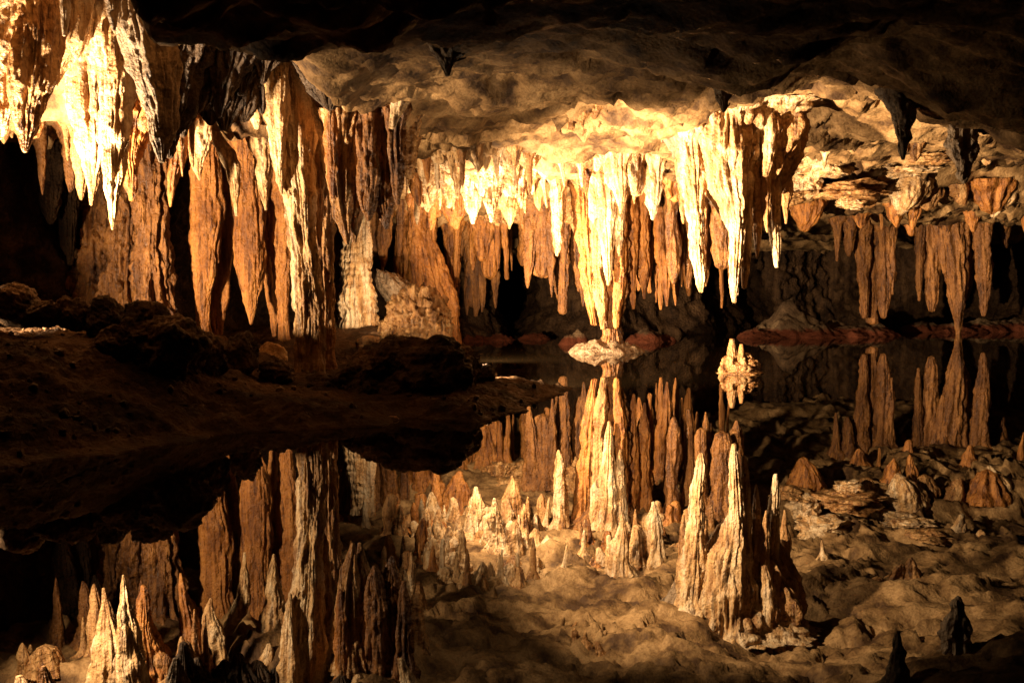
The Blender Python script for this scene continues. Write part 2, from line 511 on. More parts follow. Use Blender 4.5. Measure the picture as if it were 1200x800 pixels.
def fringe(x0, x1, n, top, tip0, tip1, w0, w1, dy, seed):
    """n random drips between x0 and x1; top/tip0/tip1 are numbers or [(x, y), ...] outlines"""
    rs = np.random.RandomState(seed)
    def ev(v, x):
        return float(np.interp(x, [q[0] for q in v], [q[1] for q in v])) if isinstance(v, (list, tuple)) else v
    out = []
    for k in range(n):
        x = float(np.clip(x0 + (x1 - x0) * (k + 0.5 + rs.uniform(-1.0, 1.0)) / n, x0, x1))
        a, b = ev(tip0, x), ev(tip1, x)
        grp = float(noise(np.array([[x * 0.06, seed * 3.7, 0.5]]))[0]) * 0.9 + 0.45
        tip = a + (b - a) * min(1.0, max(-0.15, 0.65 * grp + 0.35 * rs.uniform()))
        w = w0 + (w1 * 1.6 - w0) * rs.uniform() ** 2.0
        out.append((taper(x, ev(top, x), tip, w, rs.uniform(-4, 4), rs.uniform(0.75, 1.25), rs.choice([0, 0, 1, 1, 2, 2, 3])), rs.uniform(-dy, dy)))
    return out

# ------------------------------------------------------------------ left hand curtain (lit hard from below)
drip('stalactite', [(12, -30, 40), (8, 40, 36), (2, 95, 22), (0, 135, 12), (0, 162, 3)], 10.2, 'cream', label='overexposed white stalactite mass cut off by the left edge of the photo')
drip('stalactite', [(40, 40, 26), (38, 92, 22), (32, 125, 14), (30, 152, 10), (29, 178, 2)], 10.05, 'tan', label='short blunt orange stalactite with a glaring white tip, far left')
drip('stalactite', [(68, -30, 36), (68, 40, 33), (60, 75, 20), (58, 100, 6)], 10.5, 'cream', label='blown out broad white stalactite behind a thin dark spike')
drip('stalactite', [(76, -25, 6), (76, 15, 5), (75, 42, 1.5)], 9.6, 'grey', label='small thin dark spike stalactite in front of the white glare')
drip('stalactite', [(112, -20, 36), (110, 60, 30), (108, 120, 24), (110, 165, 18), (108, 205, 8), (107, 240, 2)], 11.2, 'cream', label='long bright cream stalactite with a square-cut tip, third from the left')
drip('stalactite', [(136, 40, 22), (134, 120, 17), (132, 175, 14), (133, 215, 9), (132, 269, 1.5)], 10.7, 'cream', label='bright rough cream stalactite ending in a needle just right of the square-cut one')
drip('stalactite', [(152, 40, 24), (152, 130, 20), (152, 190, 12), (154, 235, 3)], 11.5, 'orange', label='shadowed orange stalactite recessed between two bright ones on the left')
drip('stalactite', [(168, -30, 30), (172, 40, 28), (184, 110, 20), (190, 155, 12), (191, 190, 3)], 9.9, 'grey', label='big grey stalactite hanging from the top edge with a dark right side')
drip('stalactite', [(131, -30, 10), (132, 10, 8), (133, 36, 2)], 9.5, 'grey', label='short grey stalactite at the top edge, right of the thin dark spike')
drip('flowstone_column', [(178, 90, 22), (176, 190, 17), (177, 270, 15), (179, 320, 17), (182, 365, 22), (184, 425, 28)], 13.2, 'rust', label='brown flowstone column running down to the boulders on the left bank', cat='column', fl=0.35, fk=3.0, rough=1.6)
drip('stalactite', [(206, 140, 14), (207, 175, 10), (202, 215, 6), (200, 242, 1.5)], 11.8, 'orange', label='slim orange stalactite beside the brown flowstone column')
curtain('stalactite_cluster', 'ragged mass of stalactites, coloured black for shade, filling the ceiling pocket left of the tall column', 'stalactite cluster', 10.8, 'black', [
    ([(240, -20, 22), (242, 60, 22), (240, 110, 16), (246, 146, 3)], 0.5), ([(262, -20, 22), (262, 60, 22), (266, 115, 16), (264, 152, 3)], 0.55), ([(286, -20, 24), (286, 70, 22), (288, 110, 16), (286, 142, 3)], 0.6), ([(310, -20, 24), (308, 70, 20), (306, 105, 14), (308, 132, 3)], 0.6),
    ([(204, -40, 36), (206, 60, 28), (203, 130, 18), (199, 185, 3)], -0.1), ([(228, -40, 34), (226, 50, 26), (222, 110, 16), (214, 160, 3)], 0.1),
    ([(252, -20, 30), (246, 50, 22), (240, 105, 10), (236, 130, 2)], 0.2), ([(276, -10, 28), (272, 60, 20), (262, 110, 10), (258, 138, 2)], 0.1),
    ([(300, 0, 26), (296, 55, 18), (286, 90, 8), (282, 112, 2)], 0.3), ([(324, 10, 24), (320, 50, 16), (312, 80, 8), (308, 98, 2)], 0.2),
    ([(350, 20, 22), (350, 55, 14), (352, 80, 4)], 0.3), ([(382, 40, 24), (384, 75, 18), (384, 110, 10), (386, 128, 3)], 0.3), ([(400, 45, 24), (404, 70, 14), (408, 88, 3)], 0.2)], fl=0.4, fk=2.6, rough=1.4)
drip('stalactite', [(246, 110, 7), (243, 135, 6), (237, 165, 9), (232, 190, 7), (234, 211, 1.5)], 11.8, 'cream', label='white blade-like stalactite with a swollen lower end', asp=0.5)
drip('stalactite', [(246, 130, 5), (254, 158, 6), (268, 182, 9), (274, 212, 6), (277, 253, 1.2)], 12.4, 'cream', label='slanting cream stalactite with a long needle point', asp=0.6)
drip('stalactite', [(296, 100, 5), (298, 128, 6), (301, 151, 2)], 11.9, 'cream', label='small white tooth stalactite left of the tall column')
drip('stalactite', [(312, 120, 12), (308, 165, 12), (310, 205, 9), (312, 246, 1.5)], 12.6, 'cream', label='pale stalactite hanging just left of the tall column')
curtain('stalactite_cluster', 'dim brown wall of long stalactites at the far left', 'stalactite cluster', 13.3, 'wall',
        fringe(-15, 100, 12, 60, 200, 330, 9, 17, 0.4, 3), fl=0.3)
curtain('flowstone', 'rough brown flowstone sheet behind the left boulders', 'flowstone', 13.6, 'rust',
        [([(112, 150, 20), (113, 230, 19), (110, 320, 24), (108, 410, 28)], 0.2), ([(146, 170, 18), (148, 250, 17), (146, 330, 22), (145, 410, 28)], 0),
         ], part='fold', fl=0.4, fk=2.5, rough=2.2)

# orange draperies
for lab, pts, dy in (
    ('broad orange drapery beside the flowstone column', [(240, 180, 15), (242, 250, 17), (240, 310, 14), (238, 350, 8), (240, 392, 6)], 0),
    ('narrow orange drapery with a straight split, second from the left', [(260, 200, 8), (264, 270, 7), (259, 320, 9), (257, 360, 9), (256, 392, 5)], 0.25),
    ('large pointed orange drapery hanging free in the middle of its row', [(287, 180, 17), (291, 250, 15), (292, 310, 15), (294, 350, 8), (294, 380, 1.5)], -0.1),
    ('thin orange drapery squeezed behind the pointed one', [(311, 200, 9), (312, 280, 8), (318, 340, 6), (321, 394, 2)], 0.35),
    ('wide orange drapery with a hole at its foot, next to the tall column', [(333, 180, 18), (334, 250, 15), (331, 310, 11), (331, 350, 6), (333, 398, 6)], 0.1)):
    drip('drapery', pts, 13.5 + dy, 'orange', label=lab, cat='drapery', asp=0.4, fl=0.22, fk=1.6, rough=0.7)

# tall column and its companions
t = thing('column', 'tall slender pale column standing on the dark bank', 'column', P(362, 441, 11.4))
drip('shaft', [(336, 88, 9), (341, 110, 18), (343, 150, 21), (346, 200, 18), (352, 250, 15), (357, 300, 13), (362, 350, 13), (363, 400, 14), (363, 445, 15)], 11.4, 'cream', t, fl=0.28, foot=0.05)
drip('drapery', taper(324, 118, 228, 10, 6), 11.25, 'cream', t)
drip('drapery', taper(331, 105, 200, 8, -3), 11.2, 'cream', t)
drip('drapery', [(356, 100, 5), (368, 135, 8), (378, 165, 9), (382, 195, 5), (383, 212, 1)], 11.5, 'cream', t)
drip('shaft', [(368, 120, 14), (374, 200, 13), (378, 280, 11), (381, 350, 9), (382, 445, 8)], 11.9, 'tan', t, fl=0.3, foot=0.05)
drip('drapery', taper(372, 130, 290, 9, 3), 11.55, 'tan', t)

# brown curtain right of the column
curtain('stalactite_cluster', 'brown ribbed curtain of stalactites between the tall column and the bright ceiling', 'stalactite cluster', 11.3, 'tan', [
    ([(398, 128, 13), (398, 190, 13), (400, 240, 11), (407, 286, 2)], 0),
    ([(388, 132, 7), (390, 180, 7), (390, 232, 2)], -0.1, 'orange'),
    ([(415, 100, 12), (417, 170, 14), (417, 230, 12), (415, 284, 2)], 0.1),
    ([(432, 120, 12), (434, 180, 13), (434, 230, 10), (432, 258, 2)], 0.0, 'rust'),
    ([(448, 125, 12), (450, 180, 13), (451, 230, 10), (453, 268, 2)], 0.05, 'rust'),
    ([(463, 92, 9), (463, 150, 10), (464, 200, 8), (466, 240, 2)], -0.05, 'rust'),
    ([(405, 95, 6), (407, 115, 5), (408, 130, 2)], -0.2, 'cream'),
    ([(421, 90, 6), (424, 110, 6), (425, 128, 2)], -0.25, 'cream'),
    ([(470, 95, 5), (466, 115, 6), (460, 150, 3)], -0.25, 'cream')], fl=0.35, fk=3)
drip('stalactite', [(478, 140, 10), (479, 165, 10), (480, 190, 9), (481, 208, 4)], 11.9, 'tan', label='smooth tan stalactite against the right edge of the brown ribbed curtain')
drip('stalactite', [(468, 190, 6), (468, 215, 5), (467, 236, 1.5)], 12.0, 'cream', label='glaring white tooth tip at the right edge of the brown curtain')

# layered stalagmite and flowstone behind the mound
t = thing('stalagmite', 'pale stalagmite with tiered skirts like a stack of cakes', 'stalagmite', P(418, 388, 17))
drip('trunk', [(419, 228, 11), (420, 260, 12), (418, 290, 13), (418, 325, 15), (417, 352, 17), (418, 388, 19)], 17, 'cream', t, ceil=False, ring=0.085, fl=0.25, fk=4, foot=0.05)
drip('finger', [(429, 225, 4), (429, 260, 5), (430, 300, 5)], 16.9, 'cream', t, ceil=False)
curtain('flowstone', 'fan of ribbed orange flowstone behind the pale crystal boulder', 'flowstone', 18.6, 'orange',
        [([(487 + (x - 495) * 0.35, 235, 8), (488 + (x - 495) * 0.55, 290, 8), (x, 350, 8), (x + (x - 495) * 0.15, 408, 9)], abs(x - 495) * 0.008) for x in (468, 480, 492, 504, 516, 526)], part='fold', fl=0.3)

# ------------------------------------------------------------------ bright teeth at the lip of the centre ceiling
curtain('stalactite_cluster', 'lumpy white stalactites at the left end of the bright ceiling lip', 'stalactite cluster', 15.6, 'cream',
        [([(492, 180, 9), (495, 205, 8), (497, 222, 3)], 0), ([(507, 182, 10), (508, 212, 9), (506, 240, 2)], 0.1), ([(518, 186, 8), (520, 210, 7), (521, 228, 2)], -0.1), ([(531, 190, 7), (531, 208, 6), (532, 222, 2)], 0.1)])
drip('stalactite', taper(489, 210, 263, 6, 0), 15.5, 'cream', label='slim white stalactite at the far left of the bright centre row')
drip('stalactite', [(552, 196, 11), (553, 222, 9), (554, 245, 6), (554, 262, 1.5)], 16.6, 'cream', label='large white fang stalactite, left of the pair in the bright centre row')
drip('stalactite', [(577, 196, 12), (577, 220, 9), (576, 242, 6), (576, 260, 1.5)], 15.6, 'cream', label='large white fang stalactite, right of the pair in the bright centre row')
drip('stalactite', [(596, 225, 10), (596, 242, 9), (597, 258, 4), (597, 268, 1)], 17.2, 'tan', label='tan stalactite tucked behind the pair of white fangs')
curtain('stalactite_cluster', 'short blunt white knobs along the glowing ceiling lip', 'stalactite cluster', 15.8, 'cream',
        [([(594, 196, 8), (594, 216, 8), (595, 229, 3)], 0), ([(610, 195, 7), (611, 210, 6), (612, 219, 2)], 0.1), ([(622, 194, 7), (623, 208, 6), (623, 217, 2)], 0.2), ([(637, 192, 6), (638, 203, 5), (638, 210, 2)], 0.1), ([(566, 194, 6), (566, 208, 5), (566, 220, 2)], 0.2)])
drip('stalactite', [(654, 235, 8), (654, 260, 7), (653, 282, 5), (653, 300, 1.2)], 17.0, 'cream', label='lone pale pointed stalactite left of the thick central column')
drip('stalactite', [(723, 190, 12), (725, 215, 9), (727, 235, 5), (727, 250, 1.2)], 14.6, 'cream', label='glowing white fang in front of the thick central column')
t = thing('stalactite', 'white two-lobed stalactite shaped like a molar right of the central column', 'stalactite', P(757, 200, 15.2))
drip('root', [(748, 195, 10), (748, 215, 9), (745, 228, 5)], 15.2, 'cream', t)
drip('root', [(765, 198, 11), (767, 222, 8), (766, 242, 6), (765, 257, 2)], 15.2, 'cream', t)
curtain('stalactite_cluster', 'orange lumps of dripstone under the left end of the ceiling lip', 'stalactite cluster', 17.8, 'orange',
        fringe(486, 545, 7, 205, 245, 285, 7, 12, 0.3, 11) + [([(528, 215, 12), (530, 245, 11), (535, 268, 3)], 0.0)])

# thick central column
t = thing('column', 'thick bright column tapering down to a muddy islet in the lake', 'column', P(708, 400, 17.2))
drip('shaft', [(708, 186, 46), (711, 206, 28), (713, 250, 20), (715, 300, 17), (716, 345, 13), (716, 380, 9), (716, 398, 10), (715, 410, 14)], 17.2, 'rust', t, fl=0.36, fk=3.2, foot=-0.05, rough=1.4)
for q, dy, m in (([(692, 194, 12), (698, 225, 9), (701, 262, 6), (703, 300, 2)], -0.22, 'cream'),
              ([(706, 194, 13), (709, 230, 10), (711, 280, 7), (713, 318, 4), (713, 334, 1.5)], -0.34, 'cream'),
              ([(721, 198, 12), (724, 235, 8), (725, 275, 5), (726, 300, 1.5)], -0.3, 'cream'),
              ([(734, 210, 11), (738, 260, 8), (740, 300, 6), (741, 335, 4), (742, 362, 1.5)], 0.05, 'orange'),
              ([(680, 200, 13), (683, 240, 9), (686, 290, 8), (690, 335, 6), (696, 380, 3)], 0.05, 'orange'),
              ([(700, 290, 6), (702, 330, 6), (705, 365, 5), (708, 385, 3)], -0.22, 'tan'),
              ([(727, 280, 6), (727, 320, 6), (724, 355, 5), (722, 384, 3)], -0.22, 'orange'),
              ([(750, 255, 10), (752, 295, 8), (754, 325, 5), (755, 350, 1)], 0.2, 'orange')):
    drip('drapery', q, 17.2 + dy, m, t, fl=0.34, fk=2.8)

# hanging curtains round the alcove behind
curtain('stalactite_cluster', 'ribbed orange curtain hanging left of the thick central column', 'stalactite cluster', 19.0, 'rust',
        fringe(622, 694, 11, 245, 300, 390, 5, 9, 0.5, 21), fl=0.3)
curtain('stalactite_cluster', 'orange curtain just right of the thick central column over a red mud foot', 'stalactite cluster', 19.5, 'orange',
        fringe(738, 805, 9, 240, 290, 388, 4, 8, 0.5, 22), fl=0.3)
curtain('stalactite_cluster', 'uneven orange stalactites above the black hole of the alcove', 'stalactite cluster', 20.4, 'orange',
        fringe(528, 640, 16, 235, [(528, 330), (560, 290), (640, 275)], [(528, 350), (560, 320), (600, 345), (640, 330)], 4, 11, 0.7, 23))
curtain('stalactite_cluster', 'dim orange curtain at the left side of the black hole', 'stalactite cluster', 20.3, 'rust',
        fringe(526, 578, 8, 255, 335, 388, 4, 9, 0.3, 24), fl=0.3)
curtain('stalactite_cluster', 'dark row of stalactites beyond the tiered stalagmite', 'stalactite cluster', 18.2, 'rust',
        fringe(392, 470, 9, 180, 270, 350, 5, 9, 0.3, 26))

# ------------------------------------------------------------------ big cluster right of centre
curtain('stalactite_cluster', 'massive stalactite cluster with bright left side hanging over the right of the lake', 'stalactite cluster', 13.6, 'cream', [
    ([(850, 128, 52), (852, 150, 56), (854, 180, 46), (854, 215, 30), (852, 250, 12)], 0.10, 'cream'),
    ([(895, 128, 36), (899, 155, 38), (898, 190, 26), (892, 225, 12), (890, 245, 4)], 0.0, 'tan'),
    ([(914, 138, 24), (920, 165, 22), (914, 200, 14), (906, 232, 4)], 0.25, 'tan'),
    ([(785, 124, 14), (788, 145, 13), (794, 172, 8), (797, 196, 2)], -0.1, 'grey'),
    ([(806, 128, 16), (806, 165, 14), (812, 205, 13), (816, 250, 8.5), (817, 285, 7), (820, 320, 5.5), (822, 342, 2)], -0.2),
    ([(825, 170, 7), (827, 205, 6), (826, 235, 4), (827, 256, 1)], 0.1, 'tan'),
    ([(853, 136, 20), (852, 170, 23), (854, 210, 19), (861, 250, 13), (863, 285, 8), (861, 325, 5.5), (861, 354, 2)], -0.30),
    ([(872, 205, 9), (873, 250, 7), (874, 295, 6), (872, 338, 2)], -0.2),
    ([(887, 190, 7), (888, 240, 5), (888, 280, 4), (887, 303, 1)], -0.15, 'tan'),
    ([(900, 160, 9), (900, 182, 7), (897, 206, 3)], -0.28),
    ([(908, 205, 8), (907, 250, 6.5), (909, 285, 5), (910, 313, 1.5)], -0.05),
    ([(897, 215, 5), (898, 245, 4), (899, 272, 1)], -0.2, 'tan'),
    ([(922, 190, 6), (922, 225, 5), (921, 262, 1)], 0.4, 'tan'),
    ([(799, 205, 5), (800, 235, 4), (801, 262, 1)], 0.2, 'tan')], fl=0.30, fk=2.6, asp=0.72)
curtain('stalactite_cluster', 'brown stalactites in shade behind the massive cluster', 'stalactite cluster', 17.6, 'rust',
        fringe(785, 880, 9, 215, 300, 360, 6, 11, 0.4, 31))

# small dark ones on the near ceiling
drip('stalactite', [(1056, 136, 10), (1056, 150, 7), (1058, 162, 6.5), (1057, 175, 3.5), (1058, 187, 1.5)], 10.5, 'grey', fl=0.45, fk=1.6, rough=2.0, label='small dark pointed stalactite under the black ceiling bulge')
drip('stalactite', [(1129, 130, 13), (1130, 150, 8.5), (1129, 170, 9), (1131, 195, 6), (1129, 206, 6), (1129, 214, 3)], 11.0, 'grey', fl=0.45, fk=1.6, rough=2.0, label='long dark blunt stalactite at the right, silhouetted on pale ceiling')
drip('stalactite', [(848, 108, 7), (848, 120, 5), (848, 131, 1.2)], 10.4, 'grey', fl=0.45, fk=1.6, rough=2.0, label='tiny dark stalactite above the massive cluster')
drip('stalactite', [(520, 30, 22), (523, 55, 13), (524, 75, 6), (524, 89, 2)], 9.2, 'grey', fl=0.45, fk=1.6, rough=2.0, label='dim grey conical stalactite high on the ceiling left of centre')

# ------------------------------------------------------------------ right hand ledge and curtains
curtain('stalactite_cluster', 'orange curtain of stalactites over the red shore at the right', 'stalactite cluster', 20.8, 'rust', [
    ([(981, 225, 7), (981, 265, 5), (981, 306, 1)], -0.3), ([(995, 225, 9), (996, 265, 8), (995, 300, 2)], -0.2), ([(1008, 225, 9), (1010, 270, 8), (1012, 330, 6), (1013, 372, 3)], 0),
    ([(1022, 230, 9), (1022, 290, 8), (1022, 340, 7), (1022, 378, 6)], 0.2), ([(1036, 228, 10), (1037, 290, 9), (1037, 340, 8), (1036, 372, 3)], 0), ([(1046, 230, 5), (1046, 290, 4), (1046, 345, 1)], -0.1)], fl=0.3)
curtain('stalactite_cluster', 'brown curtain at the far right with one long spike touching the water', 'stalactite cluster', 21.2, 'rust', [
    ([(1079, 225, 7), (1078, 290, 5), (1077, 352, 2)], 0), ([(1091, 225, 10), (1091, 290, 9), (1092, 340, 7), (1092, 364, 3)], 0.1), ([(1106, 228, 9), (1106, 280, 7), (1107, 320, 2)], -0.1),
    ([(1118, 228, 13), (1120, 290, 12), (1122, 340, 9), (1123, 375, 4), (1123, 396, 2)], -0.1), ([(1136, 230, 10), (1136, 280, 8), (1134, 330, 5), (1132, 352, 1)], 0.1),
    ([(1151, 225, 10), (1152, 280, 9), (1153, 330, 7), (1153, 370, 2)], -0.2), ([(1168, 230, 10), (1172, 260, 8), (1178, 290, 2)], 0.2), ([(1062, 228, 8), (1060, 255, 6), (1061, 275, 1)], 0)], fl=0.3)

# ------------------------------------------------------------------ boulders, mounds, rocks
def ico(n):
    import bmesh
    bm = bmesh.new()
    bmesh.ops.create_icosphere(bm, subdivisions=n, radius=1)
    v = np.array([q.co[:] for q in bm.verts]); f = np.array([[q.index for q in g.verts] for g in bm.faces])
    bm.free()
    return v, f
ICO = {n: ico(n) for n in (4, 5, 6)}

def boulder(name, x, y, wx, wy, Y, mat, label=None, cat='boulder', parent=None, group=None, lumpy=0.20, knobs=0.07, deep=0.9, level=5, facet=0.85, shape=None):
    """x, y = centre pixel, wx, wy = half sizes in pixels"""
    SEED[0] += 1
    rs = np.random.RandomState(SEED[0] + 500)
    v, f = ICO[level]
    c = P(x, y, Y)
    k = Y / F
    off = rs.uniform(0, 50, 3)
    r = 1 + lumpy * fbm(v * 1.6 + off, 4) + knobs * ridge(v * 4.0 + off, 3) + 0.03 * fbm(v * 16 + off, 2)
    p = v.copy()
    for _ in range(9):
        n = rs.normal(size=3); n /= np.linalg.norm(n)
        ex = p @ n - rs.uniform(0.55, 0.9)
        p -= np.where(ex > 0, ex, 0)[:, None] * n * facet
    p = p * r[:, None]
    if shape:
        p = shape(p)
    W = p * [wx * k, wx * k * deep, wy * k] + c
    base = W[np.argmin(W[:, 2])].copy(); base[:2] = c[:2]
    o = mesh_obj(name, W, f, mat, parent, base)
    if parent is None:
        tag(o, label, cat, group)
    return o

# left bank boulders, front to back
boulder('boulder', -85, 424, 50, 32, 9.4, 'boulder', 'added unseen boulder beyond the left edge, shading the bank from the lamp')  # out of view, added to keep the left lamp off the bank
boulder('boulder', 20, 358, 34, 24, 9.6, 'boulder', 'orange-lit lumpy boulder at the left edge of the bank')
boulder('boulder', 52, 366, 20, 17, 9.4, 'boulder', 'small rounded boulder leaning on the one at the left edge')
boulder('boulder', 84, 368, 20, 22, 9.5, 'boulder', 'knobbly brown boulder standing alone left of the dark heap')
boulder('boulder', 122, 375, 24, 26, 9.4, 'boulder', 'dark pitted boulder at the left end of the heap', knobs=0.09)
boulder('boulder', 168, 382, 34, 30, 9.3, 'boulder', 'big dark knobbly boulder on top of the heap', knobs=0.09)
boulder('boulder', 132, 402, 26, 20, 9.0, 'boulder', 'dark boulder at the front left of the heap', knobs=0.09)
boulder('boulder', 196, 412, 44, 38, 9.2, 'boulder', 'largest black boulder in the middle of the heap', knobs=0.09)
boulder('boulder', 236, 420, 30, 30, 9.6, 'boulder', 'black boulder at the right end of the heap', knobs=0.09)
boulder('boulder', 284, 420, 20, 27, 10.4, 'boulder', 'upright rounded dark boulder left of the small lit rock', knobs=0.09)
boulder('boulder', 325, 437, 20, 16, 10.4, 'boulder', 'low dark boulder at the foot of the tall column', knobs=0.09)
boulder('boulder', 250, 462, 26, 16, 9.4, 'boulder', 'low dark boulder in front of the heap', knobs=0.09)
boulder('rock', 319, 417, 17, 15, 12.2, 'cream', 'small bright yellow rock between dark boulders left of the tall column', cat='rock', level=4)
boulder('boulder', 375, 452, 26, 14, 10.6, 'boulder', 'low black boulder in front of the tall column', knobs=0.09)
# black mound
t = thing('mound', 'black lumpy mound of rock in front of the pale crystal boulder', 'mound', P(480, 462, 10.5))
for (x, y, wx, wy, dy) in ((505, 434, 54, 42, 0), (460, 440, 46, 42, 0.1), (428, 446, 34, 26, -0.2), (535, 440, 28, 32, 0.1), (425, 458, 24, 16, -0.5), (480, 455, 40, 18, -0.3), (405, 452, 22, 18, 0), (566, 441, 15, 13, 1.2)):  # last lump is added to block lamp light from the bank
    boulder('lump', x, y, wx, wy, 10.5 + dy * 0.6, 'boulder', parent=t, knobs=0.09)
t = thing('boulder', 'pale crystal-crusted boulder behind the black mound', 'boulder', P(488, 405, 13.7))
boulder('lump', 490, 378, 30, 33, 13.7, 'tan', parent=t, knobs=0.30, facet=0.3, lumpy=0.25)
boulder('lump', 508, 390, 17, 20, 13.6, 'tan', parent=t, knobs=0.30, facet=0.3)
boulder('lump', 464, 388, 15, 18, 13.7, 'tan', parent=t, knobs=0.30, facet=0.3)
boulder('rock', 437, 402, 20, 9, 14.2, 'tan', 'flat pale rock at the foot of the tiered stalagmite', cat='rock', level=4)
def slant(p):
    q = p.copy(); q[:, 0] += q[:, 2] * -0.7
    return q
boulder('boulder', 466, 345, 20, 34, 17.4, 'grey', 'dark grey leaning boulder behind the crystal-crusted one', shape=slant)
boulder('rock', 458, 493, 14, 6, 9.3, 'tan', 'low pale rock tip at the water edge of the bank', cat='rock', level=4)

# stalagmite island in the water
t = thing('stalagmite', 'small pale knobbly stalagmite islet alone in the dark water', 'stalagmite', P(866, 437, 13.3))
drip('spire', [(858, 397, 2), (858, 408, 4.5), (858, 422, 7), (858, 440, 9)], 13.3, 'tan', t, ceil=False, rough=1.3)
for (x, y, wx, wy) in ((856, 428, 10, 10), (869, 424, 9, 9), (880, 428, 9, 8), (866, 433, 16, 8), (886, 432, 6, 5), (849, 434, 6, 7), (868, 438, 22, 4), (876, 420, 5, 6)):
    boulder('knob', x, y, wx, wy, 13.3, 'tan', parent=t, level=4, knobs=0.2)
drip('spire', [(869, 403, 1.5), (869, 412, 3), (869, 425, 4)], 13.25, 'tan', t, ceil=False)

# muddy islets and shore
def shore(name, label, x0, x1, Y, bumps, deep=1.2, cat='mud bank', mat='mud'):
    """an irregular low mud bank: bumps = (pixel x, height m, half width px, dY)"""
    SEED[0] += 1
    k = Y / F
    off = np.random.RandomState(SEED[0]).uniform(0, 40, 3)
    X0, X1 = P(x0, 390, Y)[0], P(x1, 390, Y)[0]
    xs = np.arange(X0, X1, 0.03); ys = np.arange(Y - deep, Y + deep, 0.03)
    X, Yy = np.meshgrid(xs, ys, indexing='ij'); x, y = X.ravel(), Yy.ravel()
    p = np.stack([x, y, 0 * x], 1) + off
    z = np.full(x.shape, -0.12)
    for bx, h, hw, dy in bumps:
        cx = P(bx, 390, Y)[0]
        r = np.hypot((x - cx) / (hw * k), (y - Y - dy) / (min(hw * k, deep * 0.7))) + 0.22 * fbm(p * 1.8 + bx, 4)
        z = np.maximum(z, (h + 0.12) * np.clip(1 - r, 0, 1) ** (0.55 if h < 0.3 else 0.95) - 0.12)
    z += (0.05 * fbm(p * 4, 4) + 0.035 * ridge(p * 7, 3)) * smooth(-0.12, 0.05, z)
    V = np.stack([x, y, z], 1)
    c = np.array([P((x0 + x1) / 2, 390, Y)[0], Y, -0.12])
    return tag(mesh_obj(name, V, grid_faces(len(xs), len(ys)), mat, None, c), label, cat)
shore('mud_islet', 'low pale mud islet under the thick central column', 640, 775, 17.2, [(708, 0.17, 46, 0), (690, 0.10, 34, -0.15), (732, 0.11, 30, 0.05)], 0.75, 'islet', 'grey')
shore('mud_bank', 'dark mud mound with a dull red waterline at the right shore', 845, 1065, 20.9,
      [(928, 0.72, 52, 0.2), (900, 0.16, 40, -0.1), (960, 0.18, 45, 0), (1005, 0.17, 48, 0.1), (1032, 0.26, 18, 0.2), (872, 0.10, 18, -0.2), (985, 0.34, 30, 0.5)])
shore('mud_bank', 'red mud foot right of the thick central column', 725, 800, 19.8, [(760, 0.20, 26, 0), (780, 0.12, 16, 0.1), (742, 0.13, 14, 0)], 0.8)
shore('mud_bank', 'red mud foot just left of the thick central column', 650, 702, 19.2, [(678, 0.22, 14, 0.1), (668, 0.10, 16, 0)], 0.7)
shore('mud_bank', 'low brown mud ledge in front of the alcove', 515, 655, 20.6, [(548, 0.12, 32, 0), (585, 0.10, 26, 0.1), (625, 0.09, 30, 0.3), (530, 0.16, 16, 0.2)], 1.0)
shore('mud_bank', 'dim low shore beneath the far right curtain', 1060, 1205, 22.0, [(1085, 0.2, 30, 0.2), (1120, 0.14, 40, 0), (1160, 0.22, 40, 0.3), (1195, 0.25, 30, 0.2)], 1.2)

# right ledge of pale rocks
for lab, x, y, wx, wy, Y, mt in (
    ('pale broken ledge block right of the massive cluster', 968, 194, 36, 14, 17.6, 'cream'),
    ('tan slab of the broken ledge above the wedge-shaped rock', 985, 224, 46, 12, 18.2, 'tan'),
    ('pale slab at the inner end of the broken ledge, touching the massive cluster', 946, 212, 18, 14, 17.9, 'cream'),
    ('thin tilted slab jutting over the orange wedge-shaped rock', 930, 232, 22, 7, 18.0, 'tan'),
    ('dark angular block behind the pale slabs of the ledge', 1012, 204, 26, 12, 18.8, 'rust'),
    ('small pale block perched on the middle of the broken ledge', 1000, 238, 18, 9, 18.0, 'cream'),
    ('flat pale slab above the bent knuckle knob', 1062, 200, 30, 8, 17.8, 'cream'),
    ('flat tan slab between the two dark stalactites of the right ceiling', 1100, 186, 26, 8, 17.2, 'tan'),
    ('rough tan block at the right edge of the photo', 1192, 208, 22, 12, 18.6, 'tan'),
    ('dim rounded block under the far right ceiling', 1150, 218, 28, 14, 19.2, 'tan')):
    boulder('ledge_rock', x, y, wx, wy, Y, mt, lab, cat='rock', lumpy=0.45, knobs=0.12, deep=1.1, facet=1.0)
kw = dict(cat='rock', rough=1.2, fl=0.15, fk=1.2, ceil=False)
drip('hanging_rock', [(946, 222, 22), (946, 238, 21), (945, 254, 14), (943, 270, 4)], 18.4, 'orange', label='orange wedge-shaped rock hanging under the broken ledge', **kw)
drip('hanging_rock', [(1072, 200, 15), (1068, 218, 22), (1064, 234, 18), (1056, 250, 5)], 18.2, 'cream', label='large pale knob shaped like a bent knuckle on the right ledge', **kw)
drip('hanging_rock', [(1088, 208, 11), (1091, 226, 13), (1086, 244, 6)], 18.5, 'tan', label='tan knob pressed against the right of the pale knuckle', **kw)
drip('hanging_rock', [(1102, 186, 10), (1113, 202, 14), (1122, 222, 11), (1128, 240, 3)], 18.6, 'tan', label='leaning tan rock below the long dark blunt stalactite', **kw)
drip('hanging_rock', [(1172, 215, 14), (1178, 232, 16), (1170, 246, 8), (1164, 254, 3)], 18.6, 'cream', label='small bright knob at the far right of the ledge', **kw)
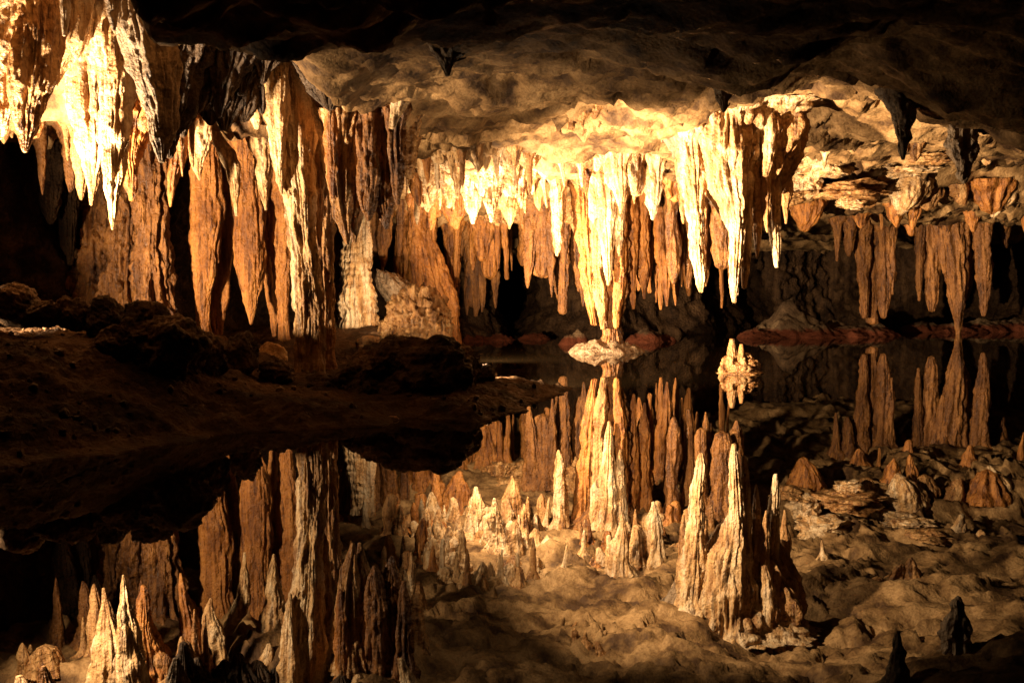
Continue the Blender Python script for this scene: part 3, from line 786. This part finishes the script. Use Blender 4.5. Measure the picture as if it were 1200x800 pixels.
drip('hanging_rock', [(1020, 210, 13), (1022, 226, 14), (1018, 242, 5)], 18.6, 'tan', label='brown knob between the broken ledge and the pale knuckle', **kw)

# popcorn lumps of the alcove roof
t = thing('flowstone', 'lumpy tan popcorn flowstone on the alcove roof behind the white teeth', 'flowstone', P(640, 230, 19))
for (x, y, wx, wy, dy) in ((600, 232, 26, 14, 0), (632, 228, 26, 16, 0.2), (664, 232, 24, 18, -0.2), (676, 252, 16, 18, 0), (620, 250, 24, 10, 0.6), (585, 250, 18, 12, 0.5), (645, 246, 16, 12, 0.3)):
    boulder('lump', x, y, wx, wy, 19 + dy, 'tan', parent=t, knobs=0.2, lumpy=0.3, level=5)

# ------------------------------------------------------------------ small dripstone scattered over the ceiling
def scatter(label, n, xr, yr, lr, rr, mats, seed, avoid=()):
    rs = np.random.RandomState(seed)
    t = thing('stalactite_cluster', label, 'stalactite cluster', (sum(xr) / 2, sum(yr) / 2, float(ceil_z(sum(xr) / 2, sum(yr) / 2)[0])))
    heads = [(rs.uniform(*xr), rs.uniform(*yr)) for _ in range(max(3, n // 5))]
    for k in range(n):
        h = heads[rs.randint(len(heads))]
        X = np.clip(h[0] + rs.normal(0, 0.22), *xr); Y = np.clip(h[1] + rs.normal(0, 0.16), *yr)
        z = float(ceil_z(X, Y)[0])
        L = lr[0] + (lr[1] - lr[0]) * rs.uniform() ** 1.8
        r = rr[0] + (rr[1] - rr[0]) * rs.uniform() ** 1.5
        pr = taper(0, 0, 1, 1, 0, rs.uniform(0.8, 1.2), rs.choice([0, 1, 2, 3]))
        lx, ly = rs.normal(0, 0.03, 2)
        drip('stalactite', [(X + lx * q[1], Y + ly * q[1], z + 0.05 - (L + 0.05) * q[1], r * q[2]) for q in pr], Y, mats[rs.randint(len(mats))], t, world=True)
    return t
scatter('layered tan stalactites on the ceiling slope behind the overexposed left curtain', 40, (-5.6, -3.3), (10.7, 12.6), (0.2, 0.95), (0.05, 0.15), ('tan', 'rust', 'tan'), 56)
scatter('dense group of small pale stalactites on the bright ceiling left of the central column', 72, (-1.7, 1.0), (14.2, 17.4), (0.10, 0.58), (0.04, 0.13), ('cream', 'cream', 'tan'), 51)
scatter('small orange stalactites on the shaded ceiling between the brown curtain and the flowstone fan', 46, (-3.2, -1.0), (13.2, 17.6), (0.12, 0.65), (0.05, 0.14), ('tan', 'orange', 'cream'), 52)
scatter('small stalactites on the ceiling around the right flank of the central column', 36, (1.0, 3.2), (14.6, 18.6), (0.08, 0.5), (0.04, 0.12), ('cream', 'tan', 'orange'), 53)
scatter('short stubs on the pale ceiling right of the massive cluster', 30, (3.6, 8.0), (13.0, 18.5), (0.05, 0.28), (0.03, 0.10), ('cream', 'tan'), 54)
scatter('short pale stubs on the ceiling above the middle of the lake', 18, (-0.8, 2.4), (11.6, 14.4), (0.03, 0.14), (0.03, 0.08), ('ceiling', 'tan'), 55)
curtain('stalactite_cluster', 'tangle of fine orange stalactites deep right of the central column', 'stalactite cluster', 20.6, 'orange',
        fringe(740, 850, 16, 225, 270, 370, 3, 7, 0.7, 61), fl=0.3)
curtain('stalactite_cluster', 'short orange fringe hanging from the right ledge', 'stalactite cluster', 19.4, 'orange',
        fringe(965, 1200, 10, 232, 240, 285, 3, 9, 0.9, 63), fl=0.3)

# ------------------------------------------------------------------ loose stones on the bank
def gravel():
    rs = np.random.RandomState(77)
    v, f = ico(1)
    VV, FF = [], []
    n = 0
    while n < 700:
        X, Y = rs.uniform(-4.6, 0.3), rs.uniform(7.2, 12.5)
        if bank_dist(np.array([X]), np.array([Y]))[0] < 0.04 or noise(np.array([[X * 1.7, Y * 1.7, 3.0]]))[0] < rs.uniform(-0.2, 0.4):
            continue
        r = 0.008 + 0.035 * rs.uniform() ** 4
        z = float(bank_z(X, Y)[0])
        q = v * r * rs.uniform(0.6, 1.25, 3) * (1 + 0.3 * rs.uniform(-1, 1, (len(v), 1)))
        VV.append(q + [X, Y, z + r * 0.3]); FF.append(f + n * len(v)); n += 1
    o = mesh_obj('gravel', np.vstack(VV), np.vstack(FF), 'boulder')
    tag(o, 'loose stones and grit strewn over the dark bank', 'gravel', kind='stuff')
gravel()
